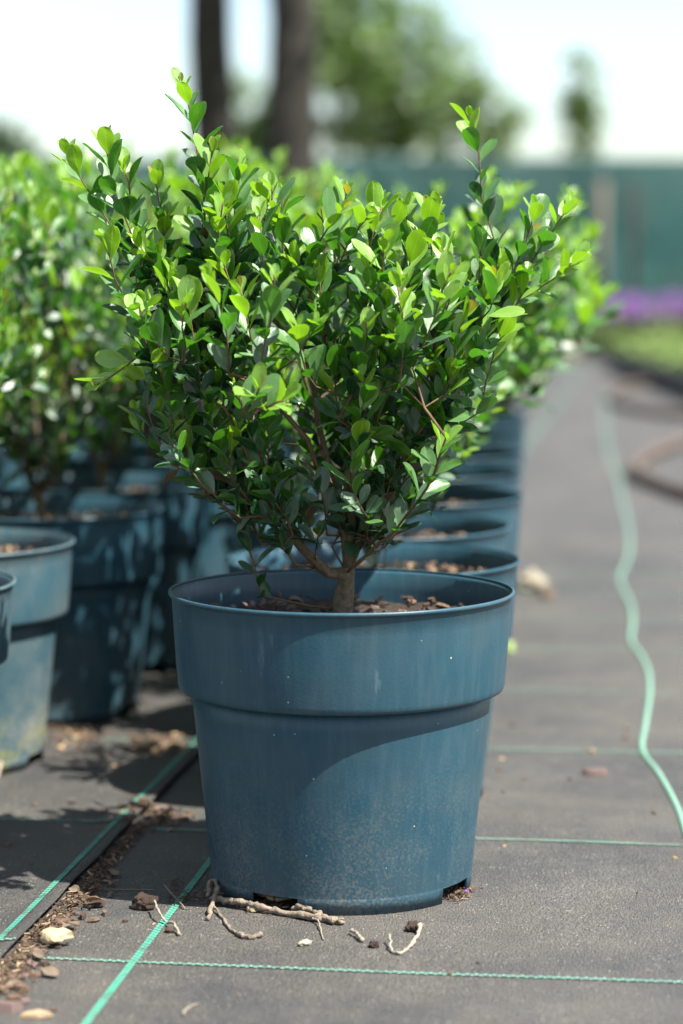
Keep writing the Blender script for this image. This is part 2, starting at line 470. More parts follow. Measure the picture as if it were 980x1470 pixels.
def leaf_data(ld, mats):
    me = mesh_from(ld[0], ld[1]); ul = me.uv_layers.new(name='UVMap')
    for lp in me.loops: ul.data[lp.index].uv = ld[2][lp.vertex_index]
    for m in mats: me.materials.append(m)
    return me
LEAF_OBJ = [[leaf_data(ld, [LEAFM[a]]) for ld in LEAF_HI] for a in range(5)]

def foliage_mesh(leaves, lib, mats):
    """many leaves joined into one mesh; leaves = (matrix4 as array, shape index, material index)"""
    V, F, U, MI = [], [], [], []; n = 0
    for mt, sh, age in leaves:
        vs, fs, uv = lib[sh % len(lib)]
        a = np.asarray(vs) @ mt[:3, :3].T + mt[:3, 3]
        V.append(a); F.append(np.asarray(fs) + n); n += len(vs); MI.append(np.full(len(fs), age)); U.append(np.asarray(uv))
    V, F, U, MI = np.concatenate(V), np.concatenate(F), np.concatenate(U), np.concatenate(MI)
    me = bpy.data.meshes.new('foliage')
    me.vertices.add(len(V)); me.vertices.foreach_set('co', V.astype(np.float32).ravel())
    me.loops.add(F.size); me.loops.foreach_set('vertex_index', F.astype(np.int32).ravel())
    me.polygons.add(len(F)); me.polygons.foreach_set('loop_start', np.arange(0, F.size, F.shape[1], dtype=np.int32))
    me.polygons.foreach_set('material_index', MI.astype(np.int32)); me.polygons.foreach_set('use_smooth', np.ones(len(F), dtype=bool))
    ul = me.uv_layers.new(name='UVMap'); ul.data.foreach_set('uv', U[F.ravel()].astype(np.float32).ravel())
    me.update(); me.validate()
    for m in mats: me.materials.append(m)
    return me

# ------------------------------------------------------------------ shrub growth
SOIL_Z = .292

class Tree:
    """nodes joined one after another to the best older node; radii from the pipe rule"""
    def __init__(s, root): s.p = [Vector(root)]; s.par = [-1]; s.len = [0.]
    def add(s, p, par):
        s.p.append(Vector(p)); s.par.append(par); s.len.append(s.len[par] + (s.p[-1] - s.p[par]).length); return len(s.p) - 1
    def chain(s, par, pts):
        for q in pts: par = s.add(q, par)
        return par
    def nearest(s, p, wlen=.35, skip=None):
        P = np.array(s.p); L = np.array(s.len); d = np.linalg.norm(P - np.array(p), axis=1)
        # prefer nodes that are lower than the new one, so twigs run upwards
        cost = d + wlen * L + .8 * np.maximum(0, P[:, 2] - p[2] + .01)
        if skip is not None: cost[skip] = 9
        return int(np.argmin(cost))
    def reach(s, p, rng, wlen=.35, step=.035):
        p = Vector(p); k = s.nearest(p, wlen); a = s.p[k]; d = p - a
        n = max(1, int(d.length / step)); par = k
        sag = Vector((rng.uniform(-1, 1), rng.uniform(-1, 1), rng.uniform(-1.2, .1))) * d.length * .10
        for i in range(1, n + 1):
            t = i / n
            par = s.add(a + d * t + sag * math.sin(math.pi * t) + Vector((rng.gauss(0, 1), rng.gauss(0, 1), rng.gauss(0, 1))) * .0022, par)
        return par
    def radii(s, tip=.00092, ex=2.2):
        acc = [0.] * len(s.p)
        for i in range(len(s.p) - 1, -1, -1):
            if acc[i] == 0: acc[i] = tip ** ex
            if s.par[i] >= 0: acc[s.par[i]] += acc[i]
        return [a ** (1 / ex) for a in acc]
    def meshes(s, mb_thick, mb_thin, cut, seg_hi=8, seg_lo=5, maxr=.02):
        r = [min(x, maxr) for x in s.radii()]; r[:4] = [maxr * 1.1, maxr, maxr * .97, max(r[3], maxr * .95)]; kids = [[] for _ in s.p]
        for i, q in enumerate(s.par):
            if q >= 0: kids[q].append(i)
        stack = [(0, None)]
        while stack:
            i, prev = stack.pop()
            ch = [prev, i] if prev is not None else [i]
            rr = [r[i], r[i]] if prev is not None else [r[i]]
            while kids[i]:
                ks = sorted(kids[i], key=lambda k: -r[k])
                for k in ks[1:]: stack.append((k, i))
                i = ks[0]; ch.append(i); rr.append(r[i])
            if len(ch) < 2: continue
            pts = [s.p[k] for k in ch]; thick = max(rr) > cut
            (mb_thick if thick else mb_thin).tube(pts, rr, seg_hi if thick else seg_lo)

def leaf_matrix(p, axis, normal, L, roll=0):
    x = axis.normalized(); z = normal - x * normal.dot(x)
    z = z.normalized() if z.length > 1e-5 else x.orthogonal().normalized()
    y = z.cross(x)
    m = Matrix((x * L, y * L, z * L)).transposed().to_4x4(); m.translation = p
    return m

def clothe(path_pts, rng, leaves, spacing=.0085, upto=.14, lmin=.022, lmax=.046, kind='fresh', phase=None, keep=1.0):
    """leaves along the last stretch of a shoot, tip first, in a spiral"""
    pts = path_pts[::-1]; ph = rng.uniform(0, 6.28) if phase is None else phase
    dist = 0; want = 0.0; i = 0; k = 0
    while i < len(pts) - 1 and want < upto:
        a, b = pts[i], pts[i + 1]; sl = (b - a).length
        if sl < 1e-6: i += 1; continue
        while want <= dist + sl and want < upto:
            t = (want - dist) / sl; p = a.lerp(b, t); d = (a - b).normalized()
            f = min(1, want / upto)
            ang = R(rng.uniform(16, 38) + 28 * min(1, want / .08) + rng.gauss(0, 7))
            u = d.orthogonal().normalized(); w = d.cross(u)
            ph += R(137.5) + rng.gauss(0, .22)
            rad = u * math.cos(ph) + w * math.sin(ph)
            ax = d * math.cos(ang) + rad * math.sin(ang)
            ax = (ax + Vector((0, 0, .30)) + Vector((rng.gauss(0, .1), rng.gauss(0, .1), rng.gauss(0, .1)))).normalized()
            nr = d * math.sin(ang) - rad * math.cos(ang) + Vector((0, 0, .55)) + Vector((rng.gauss(0, .22), rng.gauss(0, .22), rng.gauss(0, .15)))
            grow = min(1, .36 + k * .17)
            L = rng.uniform(lmin + (lmax - lmin) * .15, lmax) * grow
            if kind == 'fresh':
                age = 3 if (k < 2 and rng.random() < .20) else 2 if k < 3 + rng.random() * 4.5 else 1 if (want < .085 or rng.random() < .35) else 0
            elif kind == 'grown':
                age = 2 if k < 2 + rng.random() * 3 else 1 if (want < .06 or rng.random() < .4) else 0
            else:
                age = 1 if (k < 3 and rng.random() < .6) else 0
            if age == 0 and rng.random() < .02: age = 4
            if rng.random() < keep and not (p.z < .368 and p.xy.length < .08): leaves.append((leaf_matrix(p, ax, nr, max(L, .007)), rng.randrange(6), age))
            k += 1
            want += spacing * (.35 + .65 * min(1, k / 5)) * rng.uniform(.75, 1.3)
        dist += sl; i += 1

def path_to_root(T, k, maxlen=.3):
    out = [T.p[k]]; L = 0
    while T.par[k] >= 0 and L < maxlen:
        L += (T.p[k] - T.p[T.par[k]]).length; k = T.par[k]; out.append(T.p[k])
    return out[::-1]

def grow(seed, table, limbs, guided, n_in, n_shoot, depth=.85, topz=None, fork=(.006, 0, .345), lowz=.52, lmax=.046, spacing=.0092):
    """table: rows of (z, x_left, x_right) of the crown; limbs: polylines from the fork; guided: (points root->tip, kind)"""
    rng = random.Random(seed); T = Tree((0, 0, SOIL_Z - .02))
    f = T.chain(0, [(.001, 0, .305), (.003, 0, .325), fork])
    for lb in limbs: T.chain(f if len(lb) and not isinstance(lb[0], int) else f, lb)
    zs = [r[0] for r in table]
    def cross(z):
        z = min(max(z, zs[0]), zs[-1])
        for a, b in zip(table, table[1:]):
            if z <= b[0]:
                t = (z - a[0]) / (b[0] - a[0]); return a[1] + (b[1] - a[1]) * t, a[2] + (b[2] - a[2]) * t
        return table[-1][1:]
    def sample(f0, f1, zz=None):
        while True:
            z = rng.uniform(zs[0], zs[-1]) if zz is None else zz
            xl, xr = cross(z); w = (xr - xl) / 2
            if zz is None and rng.random() > (w / .30) ** 1.0: continue
            a = rng.uniform(0, 2 * math.pi); fr = math.sqrt(rng.uniform(f0 * f0, f1 * f1))
            return Vector(((xl + xr) / 2 + w * fr * math.cos(a), depth * w * fr * math.sin(a), z)), fr
    inner = sorted((sample(.1, .68)[0] for _ in range(n_in)), key=lambda p: (p - Vector(fork)).length)
    for p in inner: T.reach(p, rng, .4)
    leaves = []; tips = []
    for pts, kind, up in guided:
        k = T.reach(pts[0], rng, .06)
        cr = [Vector(p) for p in pts]; fine = [cr[0]]
        for i in range(len(cr) - 1):
            p0, p1, p2, p3 = cr[max(i - 1, 0)], cr[i], cr[i + 1], cr[min(i + 2, len(cr) - 1)]
            n = max(2, int((p2 - p1).length / .02))
            for j in range(1, n + 1):
                t = j / n
                fine.append(.5 * ((2 * p1) + (p2 - p0) * t + (2 * p0 - 5 * p1 + 4 * p2 - p3) * t * t + (3 * p1 - p0 - 3 * p2 + p3) * t ** 3) + Vector((rng.gauss(0, .0012), 0, rng.gauss(0, .0012))))
        k = T.chain(k, fine[1:]); tips.append((k, kind, up))
    cx = Vector(fork)
    sh = []
    for _ in range(n_shoot):
        p, fr = sample(.45, 1.0); sh.append((p, fr))
    sh.sort(key=lambda q: (q[0] - cx).length)
    for p, fr in sh:
        out = (p - Vector((0, 0, .42))); out.z = max(out.z, .02); out.normalize()
        d = (out * .75 + Vector((rng.gauss(0, .25), rng.gauss(0, .25), .75 + rng.gauss(0, .2)))).normalized()
        L = rng.uniform(.05, .10)
        k = T.reach(p - d * L, rng, .32)
        b = T.p[k]; bend = Vector((rng.gauss(0, 1), rng.gauss(0, 1), rng.gauss(0, .5))) * .006
        k = T.chain(k, [b.lerp(p, t) + bend * math.sin(math.pi * t) for t in (.33, .67, 1.)])
        hi = p.z > lowz + .05 * rng.gauss(0, 1)
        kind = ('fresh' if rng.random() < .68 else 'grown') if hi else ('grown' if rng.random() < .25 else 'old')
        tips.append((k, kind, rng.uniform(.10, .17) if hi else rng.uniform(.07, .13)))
    for k, kind, up in tips:
        pts = path_to_root(T, k, up + .05)
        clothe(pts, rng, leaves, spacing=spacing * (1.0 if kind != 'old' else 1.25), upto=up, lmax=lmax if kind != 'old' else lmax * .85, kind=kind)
    return T, leaves

# ------------------------------------------------------------------ pots
NSEG = 96
def revolve(prof, seg=NSEG, skip=None):
    vs, fs = [], []
    for r, z in prof:
        for k in range(seg):
            a = 2 * math.pi * k / seg; vs.append((r * math.cos(a), r * math.sin(a), z))
    for j in range(len(prof) - 1):
        for k in range(seg):
            if skip and skip(j, k): continue
            k2 = (k + 1) % seg
            fs.append((j * seg + k, j * seg + k2, (j + 1) * seg + k2, (j + 1) * seg + k))
    return vs, fs
POT_H = .328
# the notches sit at -28 and +62 degrees from the side that faces the camera (angle -90 degrees)
def notch(j, k):
    if j > 0: return False
    a = (k + .5) / NSEG * 360
    return any(abs((a - c + 180) % 360 - 180) < 10.5 for c in (-90 - 29, -90 + 61, 90 - 29, 90 + 61))
body_prof = [(.1435, 0), (.1448, .0165), (.1446, .0172), (.1447, .0180)] + [(.1447 + (.1655 - .1447) * t, .0180 + (.222 - .0180) * t) for t in [i / 8 for i in range(1, 9)]]
collar_prof = [(.1653, .2200), (.1700, .2192), (.1752, .2190), (.1778, .2202), (.1792, .2230), (.1798, .2270), (.1803, .2340), (.1815, .2450)] + [(.1815 + (.1862 - .1815) * t, .245 + (.3215 - .245) * t) for t in (.25, .5, .75, 1)] + \
              [(.1868, .3222), (.1888, .3230), (.1900, .3248), (.1898, .3268), (.1885, .3279), (.1868, .3277)]
ME_BODY = mesh_from(*revolve(body_prof, skip=notch))
ME_COLLAR = mesh_from(*revolve(collar_prof))
disc = [(0, 0, .020)] + [(.1430 * math.cos(2 * math.pi * k / 48), .1430 * math.sin(2 * math.pi * k / 48), .020) for k in range(48)]
ME_BASE = mesh_from(disc, [(0, 1 + k, 1 + (k + 1) % 48) for k in range(48)])

def soil_mesh(seed):
    vs, fs = [(0, 0, SOIL_Z + .004)], []; nr, ns = 14, 64
    for j in range(1, nr + 1):
        r = .1815 * j / nr
        for k in range(ns):
            a = 2 * math.pi * k / ns; x, y = r * math.cos(a), r * math.sin(a)
            vs.append((x, y, SOIL_Z + .006 * noise.noise((x * 30 + seed, y * 30, 0)) + .004 * noise.noise((x * 90, y * 90 + seed, 0)) - (.004 if j == nr else 0)))
    for k in range(ns): fs.append((0, 1 + k, 1 + (k + 1) % ns))
    for j in range(nr - 1):
        for k in range(ns):
            a, b = 1 + j * ns, 1 + (j + 1) * ns; k2 = (k + 1) % ns
            fs.append((a + k, b + k, b + k2, a + k2))
    return mesh_from(vs, fs)

def chip_geo(rng, lx=1., ly=.6, lz=.25):
    n = rng.randint(5, 7); top, bot = [], []
    for i in range(n):
        a = 2 * math.pi * (i + rng.uniform(-.25, .25)) / n; r = rng.uniform(.7, 1.1)
        x, y = lx / 2 * r * math.cos(a), ly / 2 * r * math.sin(a)
        top.append((x * .86, y * .86, lz / 2 * rng.uniform(.6, 1.2) + .10 * lx * (x / lx) ** 2)); bot.append((x, y, -lz / 2 * rng.uniform(.6, 1.2) + .1 * lx * (x / lx) ** 2))
    fs = [tuple(range(n)), tuple(range(2 * n - 1, n - 1, -1))] + [(i, n + i, n + (i + 1) % n, (i + 1) % n) for i in range(n)]
    return top + bot, fs
crng = random.Random(5)
CHIP = []
for k in range(8): CHIP.append(chip_geo(crng, 1, crng.uniform(.32, .75), crng.uniform(.12, .3)))
def chip_meshes(m):
    out = []
    for c in CHIP:
        me = mesh_from(c[0], [f[::-1] if i > 1 else f for i, f in enumerate(c[1])], False); me.materials.append(m); me.name = 'bark_chip'; out.append(me)
    return out
CHIPS = {k: chip_meshes(M[k]) for k in ('chip', 'chip_dark', 'chip_purple', 'wood')}

def rand_rot(rng, tilt=.6):
    return Matrix.Rotation(rng.uniform(0, 6.28), 4, 'Z') @ Matrix.Rotation(rng.gauss(0, tilt), 4, 'X') @ Matrix.Rotation(rng.gauss(0, tilt), 4, 'Y')

def chip_stuff(rng, n, r, z, smin, smax):
    mb = MB()
    for _ in range(n):
        a = rng.uniform(0, 6.28); q = r * math.sqrt(rng.random()); s = rng.uniform(smin, smax)
        mt = Matrix.Translation((q * math.cos(a), q * math.sin(a), z + rng.uniform(0, .006))) @ rand_rot(rng) @ Matrix.Scale(s, 4)
        c = rng.choice(CHIP); mb.add([mt @ Vector(v) for v in c[0]], c[1], rng.choice((0, 0, 1, 1, 2)))
    return mb.mesh(False)

def make_pot(parent, mat, mesh_body=ME_BODY, rz=0):
    if mat is M['pot']: bodies = (ME_BODY, ME_COLLAR, ME_BASE)
    else: bodies = OLD
    p = link('pot', bodies[0], mat, parent); p.rotation_euler.z = rz
    md = p.modifiers.new('wall', 'SOLIDIFY'); md.thickness = .003; md.offset = -1
    c = link('collar', bodies[1], mat, p); md = c.modifiers.new('wall', 'SOLIDIFY'); md.thickness = .0026; md.offset = -1
    link('pot_floor', bodies[2], mat, p)
    return p
OLD = (ME_BODY.copy(), ME_COLLAR.copy(), ME_BASE.copy())
for me in (ME_BODY, ME_COLLAR, ME_BASE): me.materials.append(M['pot'])
for me in OLD: me.materials.append(M['pot_old'])

# ------------------------------------------------------------------ the shrub in front
def X(u, y=0.): return at(u, 500, y).x
def Zv(v, y=0.): return at(490, v, y).z
rows = [(772, 400, 575), (742, 330, 605), (700, 280, 640), (650, 230, 655), (600, 190, 665), (550, 165, 700), (500, 150, 735), (450, 145, 770),
        (400, 150, 790), (350, 155, 770), (310, 190, 700), (275, 290, 560)]
table = [(Zv(v), X(a), X(b)) for v, a, b in rows]
def path3(y0, y1, *px):
    n = len(px); return [at(u, v, y0 + (y1 - y0) * i / max(1, n - 1)) for i, (u, v) in enumerate(px)]
limbs = [path3(-.01, -.07, (470, 822), (432, 786), (402, 750), (380, 712), (362, 672), (345, 630), (322, 585)),
         path3(0, -.05, (503, 775), (506, 720), (510, 660), (515, 600), (522, 545)),
         path3(.01, .04, (520, 770), (548, 715), (575, 660), (605, 600), (640, 545), (668, 500)),
         path3(.01, .09, (492, 765), (478, 700), (462, 640), (448, 580), (430, 520)),
         path3(.01, .12, (512, 775), (535, 710), (560, 640), (590, 570)),
         path3(.0, -.02, (495, 770), (490, 715), (470, 660), (455, 600), (450, 545))]
G = [
    (path3(-.05, -.10, (392, 742), (345, 742), (318, 722), (290, 695), (262, 662)), 'old', .15),  # the long shoots that break the outline
    (path3(.0, -.02, (292, 400), (292, 300), (284, 230), (276, 180), (262, 118)), 'fresh', .27),
    (path3(.0, .0, (232, 425), (185, 365), (150, 312), (120, 262), (88, 214)), 'fresh', .25),
    (path3(.05, .03, (722, 425), (708, 345), (692, 285), (684, 220), (676, 165)), 'fresh', .24),
    (path3(.08, .05, (680, 490), (735, 415), (775, 355), (803, 320), (822, 290)), 'fresh', .20),
    (path3(.06, .02, (690, 480), (750, 430), (792, 400), (835, 368)), 'fresh', .17),
    (path3(-.05, -.10, (262, 452), (215, 492), (180, 528), (138, 552)), 'fresh', .12),
    (path3(-.03, -.15, (506, 812), (560, 765), (598, 725), (622, 680), (640, 628)), 'fresh', .17),
    (path3(-.16, -.20, (330, 530), (325, 480), (315, 440), (300, 398)), 'fresh', .12),
    (path3(-.16, -.21, (372, 545), (382, 490), (392, 440), (392, 395)), 'fresh', .13),
    (path3(-.12, -.17, (590, 530), (612, 480), (628, 435), (645, 392)), 'fresh', .14),
    (path3(-.10, -.15, (490, 600), (512, 545), (522, 500), (528, 462)), 'fresh', .13),
    (path3(-.18, -.22, (350, 585), (365, 570), (372, 556)), 'fresh', .06),
    (path3(-.16, -.21, (352, 590), (385, 584), (412, 575)), 'fresh', .07),
    (path3(-.1, -.16, (420, 520), (438, 495), (455, 462)), 'fresh', .08),
    (path3(-.02, -.05, (215, 420), (185, 330), (160, 260), (148, 200)), 'fresh', .19),
    (path3(-.02, -.08, (400, 420), (395, 340), (388, 270)), 'fresh', .17),
    (path3(-.04, -.08, (470, 420), (500, 350), (528, 312)), 'fresh', .15),
    (path3(-.08, -.12, (430, 400), (462, 340), (492, 300)), 'fresh', .13),
    (path3(-.05, -.10, (310, 400), (315, 340), (318, 292)), 'fresh', .13),
    (path3(-.02, -.06, (205, 480), (185, 440), (165, 400), (150, 345)), 'fresh', .14),
    (path3(-.06, -.10, (262, 560), (222, 520), (205, 480), (195, 440)), 'grown', .12),
    (path3(.0, -.03, (290, 360), (296, 290), (305, 215)), 'fresh', .16),
    (path3(.0, -.05, (330, 370), (338, 300), (345, 240)), 'fresh', .15),
    (path3(.02, -.02, (240, 390), (232, 320), (222, 255)), 'fresh', .15),
    (path3(.03, .0, (215, 380), (190, 300), (180, 235)), 'fresh', .15),
    (path3(-.10, -.14, (265, 520), (262, 470), (268, 425)), 'fresh', .11),
    (path3(-.10, -.15, (560, 560), (575, 520), (570, 470)), 'fresh', .11),
    (path3(-.08, -.12, (640, 560), (650, 510), (672, 450)), 'fresh', .11),
    (path3(-.12, -.18, (450, 560), (432, 510), (425, 470)), 'fresh', .10),
    (path3(-.08, -.14, (520, 440), (545, 400), (552, 345)), 'fresh', .12),
    (path3(.02, .0, (690, 440), (735, 390), (755, 350), (768, 300)), 'fresh', .15),
]
T, leaves = grow(11, table, limbs, G, 75, 150, depth=.74)
hero = link('potted_shrub', None)
hero.empty_display_size = .1
tag(hero, 'glossy green shrub on a forked stem in blue pot, standing alone where green threads cross', 'potted shrub')
make_pot(hero, M['pot'])
soil = link('soil', soil_mesh(1), M['soil'], hero)
rng = random.Random(21)
for k in range(170):
    a = rng.uniform(0, 6.28); q = .176 * math.sqrt(rng.random()); s = rng.uniform(.008, .021)
    if q < .014: continue
    kk = rng.choice(('chip', 'chip', 'chip_dark', 'chip_dark', 'chip_purple'))
    link('bark_chip', rng.choice(CHIPS[kk]), None, soil, mat=Matrix.Translation((q * math.cos(a), q * math.sin(a), SOIL_Z + .003 + rng.uniform(0, .006))) @ rand_rot(rng, .5) @ Matrix.Scale(s, 4))
tk, tw = MB(), MB(); T.meshes(tk, tw, .0030, 10, 6, .0118)
link('trunk', tk.mesh(), M['bark'], hero); link('twigs', tw.mesh(), M['twig'], hero)['kind'] = 'stuff'

# the leaves that show largest are single leaves, the rest one mass
camp = Vector((0, -YC, HC))
def show(l):
    m = l[0]; p = m.translation; n = m.col[2].xyz.normalized(); v = (camp - p).normalized()
    L = m.col[0].xyz.length; xl = None
    front = -p.y
    return L * (.35 + abs(n.dot(v))) * (1 + 3.2 * front)
order = sorted(leaves, key=show, reverse=True)
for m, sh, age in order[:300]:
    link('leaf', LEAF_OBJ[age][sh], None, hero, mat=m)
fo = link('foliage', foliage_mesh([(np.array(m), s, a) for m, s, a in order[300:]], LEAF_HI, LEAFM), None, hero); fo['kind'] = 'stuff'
print('hero leaves', len(leaves))

# ------------------------------------------------------------------ the shrubs in the rows
class Kit: pass
def make_kit(seed):
    r = random.Random(seed); k = Kit()
    tb = [(.40, -.05, .05), (.47, -.10, .10), (.54, -.18, .18), (.62, -.26, .26), (.70, -.31, .31), (.78, -.29, .28), (.84, -.22, .22)]
    tb = [(z + r.uniform(-.01, .01) * i, a * r.uniform(.9, 1.12), b * r.uniform(.9, 1.12)) for i, (z, a, b) in enumerate(tb)]
    lb = []
    for i in range(6):
        a = i * 1.05 + r.uniform(-.3, .3); s = r.uniform(.10, .2)
        lb.append([Vector((s * t * math.cos(a), s * t * math.sin(a), .345 + .30 * t - .02 * math.sin(3 * t))) for t in (.25, .5, .75, 1.)])
    gd = []
    for i in range(7):
        a = r.uniform(0, 6.28); q = r.uniform(.05, .27); b = Vector((q * math.cos(a), q * math.sin(a), r.uniform(.62, .72)))
        d = Vector((math.cos(a) * .5, math.sin(a) * .5, 1)).normalized() * r.uniform(.14, .24)
        gd.append(([b, b + d * .5 + Vector((r.gauss(0, .01), r.gauss(0, .01), 0)), b + d], 'fresh', .18))
    T, lv = grow(seed, tb, lb, gd, 60, 150, depth=1.0, lmax=.052, spacing=.0118)
    a, b = MB(), MB(); T.meshes(a, b, .003, 7, 4, .0095)
    k.trunk, k.twigs = a.mesh(), b.mesh(); k.trunk.materials.append(M['bark']); k.twigs.materials.append(M['twig'])
    od = sorted(lv, key=lambda l: -l[0].col[0].xyz.length * (1 + 2 * (l[0].translation.xy.length)))
    k.top = od[:60]
    k.rest = foliage_mesh([(np.array(m), s, ag) for m, s, ag in od[60:]], LEAF_LO, LEAFM)
    k.full = foliage_mesh([(np.array(m), s, ag) for m, s, ag in od], LEAF_LO, LEAFM)
    k.soil = soil_mesh(seed); k.soil.materials.append(M['soil'])
    k.chips = chip_stuff(r, 420, .176, SOIL_Z + .002, .008, .02)
    for c in ('chip', 'chip_dark', 'wood'): k.chips.materials.append(M[c])
    return k
KITS = [make_kit(s) for s in (31, 47, 62)]
row_shrubs = []
def row_shrub(pos, kit, rz, near, old, label, group, zs=1., xs=1., fs=1., fz=1.):
    e = link('potted_shrub', None, loc=(pos[0], pos[1], .002 if not old else .006)); e.scale = (xs, xs, zs); e.empty_display_size = .1
    tag(e, label, 'potted shrub', group)
    make_pot(e, M['pot_old'] if old == 2 else M['pot'], rz=rz * 1.7)
    s = link('soil', kit.soil, None, e, rot=(0, 0, rz)); c = link('bark_chips', kit.chips, None, s); c['kind'] = 'stuff'
    for n, me in (('trunk', kit.trunk), ('twigs', kit.twigs), ('foliage', kit.rest if near else kit.full)):
        o = link(n, me, None, e, rot=(0, 0, rz)); o.scale = (fs, fs, fz); o.location.z = SOIL_Z * (1 - fz)
        if n != 'trunk': o['kind'] = 'stuff'
    if near:
        rm = Matrix.Rotation(rz, 4, 'Z') @ Matrix.Translation((0, 0, SOIL_Z * (1 - fz))) @ Matrix.Diagonal((fs, fs, fz, 1))
        for m, sh, ag in kit.top: link('leaf', LEAF_OBJ[ag][sh], None, e, mat=rm @ m)
    return e
def yd(d): return d - YC
GR, GL = 'shrubs in the row behind the front pot', 'shrubs in the row beyond the upper fabric edge'
# directly behind the front pot
RIGHT = [(.040, 3.09, 0, .4, True, .93, 'glossy shrub in a blue pot touching the back of the lone front pot'),
         (.055, 3.50, 1, 2.0, True, .93, 'second shrub of the row behind the front pot, dark gap inside its pot rim'),
         (.105, 3.90, 2, 4.1, True, .95, 'third shrub of the row behind the front pot')]
for i, d in enumerate((4.32, 4.76, 5.2, 5.65, 6.1)):
    RIGHT.append((.135 + .036 * i, d, (i * 2) % 3, 1.3 * i + .7, False, .96, None))
ORD = ['', 'second', 'third', 'fourth', 'fifth', 'sixth', 'seventh', 'eighth', 'ninth']
for n, (x, d, k, rz, near, zs, lab) in enumerate(RIGHT):
    row_shrub((x, yd(d)), KITS[k], rz, near, False, lab or ORD[n] + ' shrub counted back along the row behind the lone front pot', GR, zs, fs=[.56, .9, 1.08, 1.15, 1.1, 1.0, .95, .95][n], fz=[.60, .95, .95, .88, .85, .82, .8, .8][n])
LEFT = [(-.585, 2.90, 1, .2, True, 'shrub in the first pot of the inner left row, before the algae-stained pot'),
        (-.555, 3.28, 0, 1.1, True, 'shrub in the palest weathered pot with yellow algae at its foot'),
        (-.455, 3.66, 2, 2.9, True, 'shrub with bare lower stems in the pot behind the algae-stained pot'),
        (-.405, 4.10, 1, 4.4, True, 'shrub in a shaded pot across the gap from the lone front pot')]
for i, d in enumerate((4.52, 4.95, 5.4, 5.85, 6.3)):
    LEFT.append((-.355 + .055 * i, d, i % 3, 2.1 * i, False, None))
for n, (x, d, k, rz, near, lab) in enumerate(LEFT):
    row_shrub((x, yd(d)), KITS[k], rz, near, 2 if n < 2 else 1, lab or ORD[n] + ' shrub counted back along the inner left row of weathered pots', GL, [.90, .92, .95, .95, 1, 1, 1, 1, 1][n], fs=[.62, .60, .8, .9, 1, 1, 1, 1, 1][n])
for i in range(7):
    row_shrub((-.99 + .056 * i + .02 * (i % 2), yd(3.05 + .45 * i)), KITS[(i + 1) % 3], 1.7 * i + .5, False, True,
              ['first', *ORD[1:]][i] + ' shrub of the outer row of weathered pots behind the inner left row', 'shrubs in the outer left row')

# ------------------------------------------------------------------ litter on the fabric
rng = random.Random(77)
def on(u, v): 
    p = ground(u, v); s = p.dot(PERP); p.z = gz(p.x, p.y) + (over_h(s) if s < S_EDGE else 0); return p
def blob(seed, n=2):
    bm = bmesh.new(); bmesh.ops.create_icosphere(bm, subdivisions=n, radius=.5)
    for v in bm.verts:
        v.co *= 1 + .45 * noise.noise(v.co * 3.1 + Vector((seed, 0, 0))) + .45 * noise.noise(v.co * 7 + Vector((0, seed, 0)))
    me = bpy.data.meshes.new('blob'); bm.to_mesh(me); bm.free(); return me
def chip_at(u, v, size, kind, label, group=None, rz=None, flat=.15, stretch=1.):
    p = on(u, v); p.z += size * .13
    o = link('bark_chip', rng.choice(CHIPS[kind]), None, None,
             mat=Matrix.Translation(p) @ Matrix.Rotation(rng.uniform(0, 6.28) if rz is None else rz, 4, 'Z') @ Matrix.Rotation(rng.gauss(0, flat), 4, 'X') @ Matrix.Diagonal((size * stretch, size, size, 1)))
    return tag(o, label, 'bark chip', group)
GE = 'bark chips along the fabric edge'
LE = 'brown bark chip in the litter along the cut edge of the upper fabric'
chip_at(12, 1452, .032, 'chip_purple', 'plum-brown bark chip, the largest lying beside the fabric edge litter', rz=.2)
chip_at(50, 1461, .022, 'wood', 'tan split wood chip lying just off the fabric edge litter', rz=.05, stretch=1.6)
chip_at(78, 1452, .009, 'chip', 'tiny reddish bark crumb resting beside the tan split wood chip')
for u, v, s in ((30, 1422, .022), (16, 1408, .020), (45, 1388, .020), (52, 1402, .018), (22, 1436, .018), (6, 1424, .022), (118, 1318, .020), (135, 1322, .018), (142, 1300, .024), (120, 1292, .022), (158, 1286, .018), (105, 1300, .018), (90, 1325, .02), (150, 1313, .016), (130, 1280, .02), (36, 1440, .016)):
    chip_at(u, v, s, rng.choice(('chip', 'chip_purple', 'chip_dark')), LE, GE)
for k in range(36):
    t = rng.random() ** .8; u, v = 0 + t * 150, 1418 - t * 165
    chip_at(u + rng.gauss(8, 12), v + rng.gauss(0, 7), rng.uniform(.009, .017), rng.choice(('chip', 'chip_purple', 'chip_dark', 'chip_dark')), LE, GE)
for k in range(34):
    chip_at(rng.gauss(222, 22), rng.gauss(1172, 9), rng.uniform(.010, .019), rng.choice(('chip', 'chip', 'chip_purple')), 'brown bark chip in the small heap where the fabric edge nears the front pot', 'bark chips heaped by the front pot')
for k in range(34):
    chip_at(rng.gauss(228, 24), rng.gauss(1073, 7), rng.uniform(.012, .022), rng.choice(('chip', 'chip', 'wood')), 'pale brown bark chip heaped on the upper fabric between the pot rows', 'bark chips between the pot rows')
for k in range(26):
    chip_at(rng.gauss(110, 28), rng.gauss(1060, 12), rng.uniform(.010, .022), rng.choice(('chip', 'wood', 'chip_purple')), 'tan bark chip at the foot of the algae-stained pot', 'bark chips at the weathered pot')
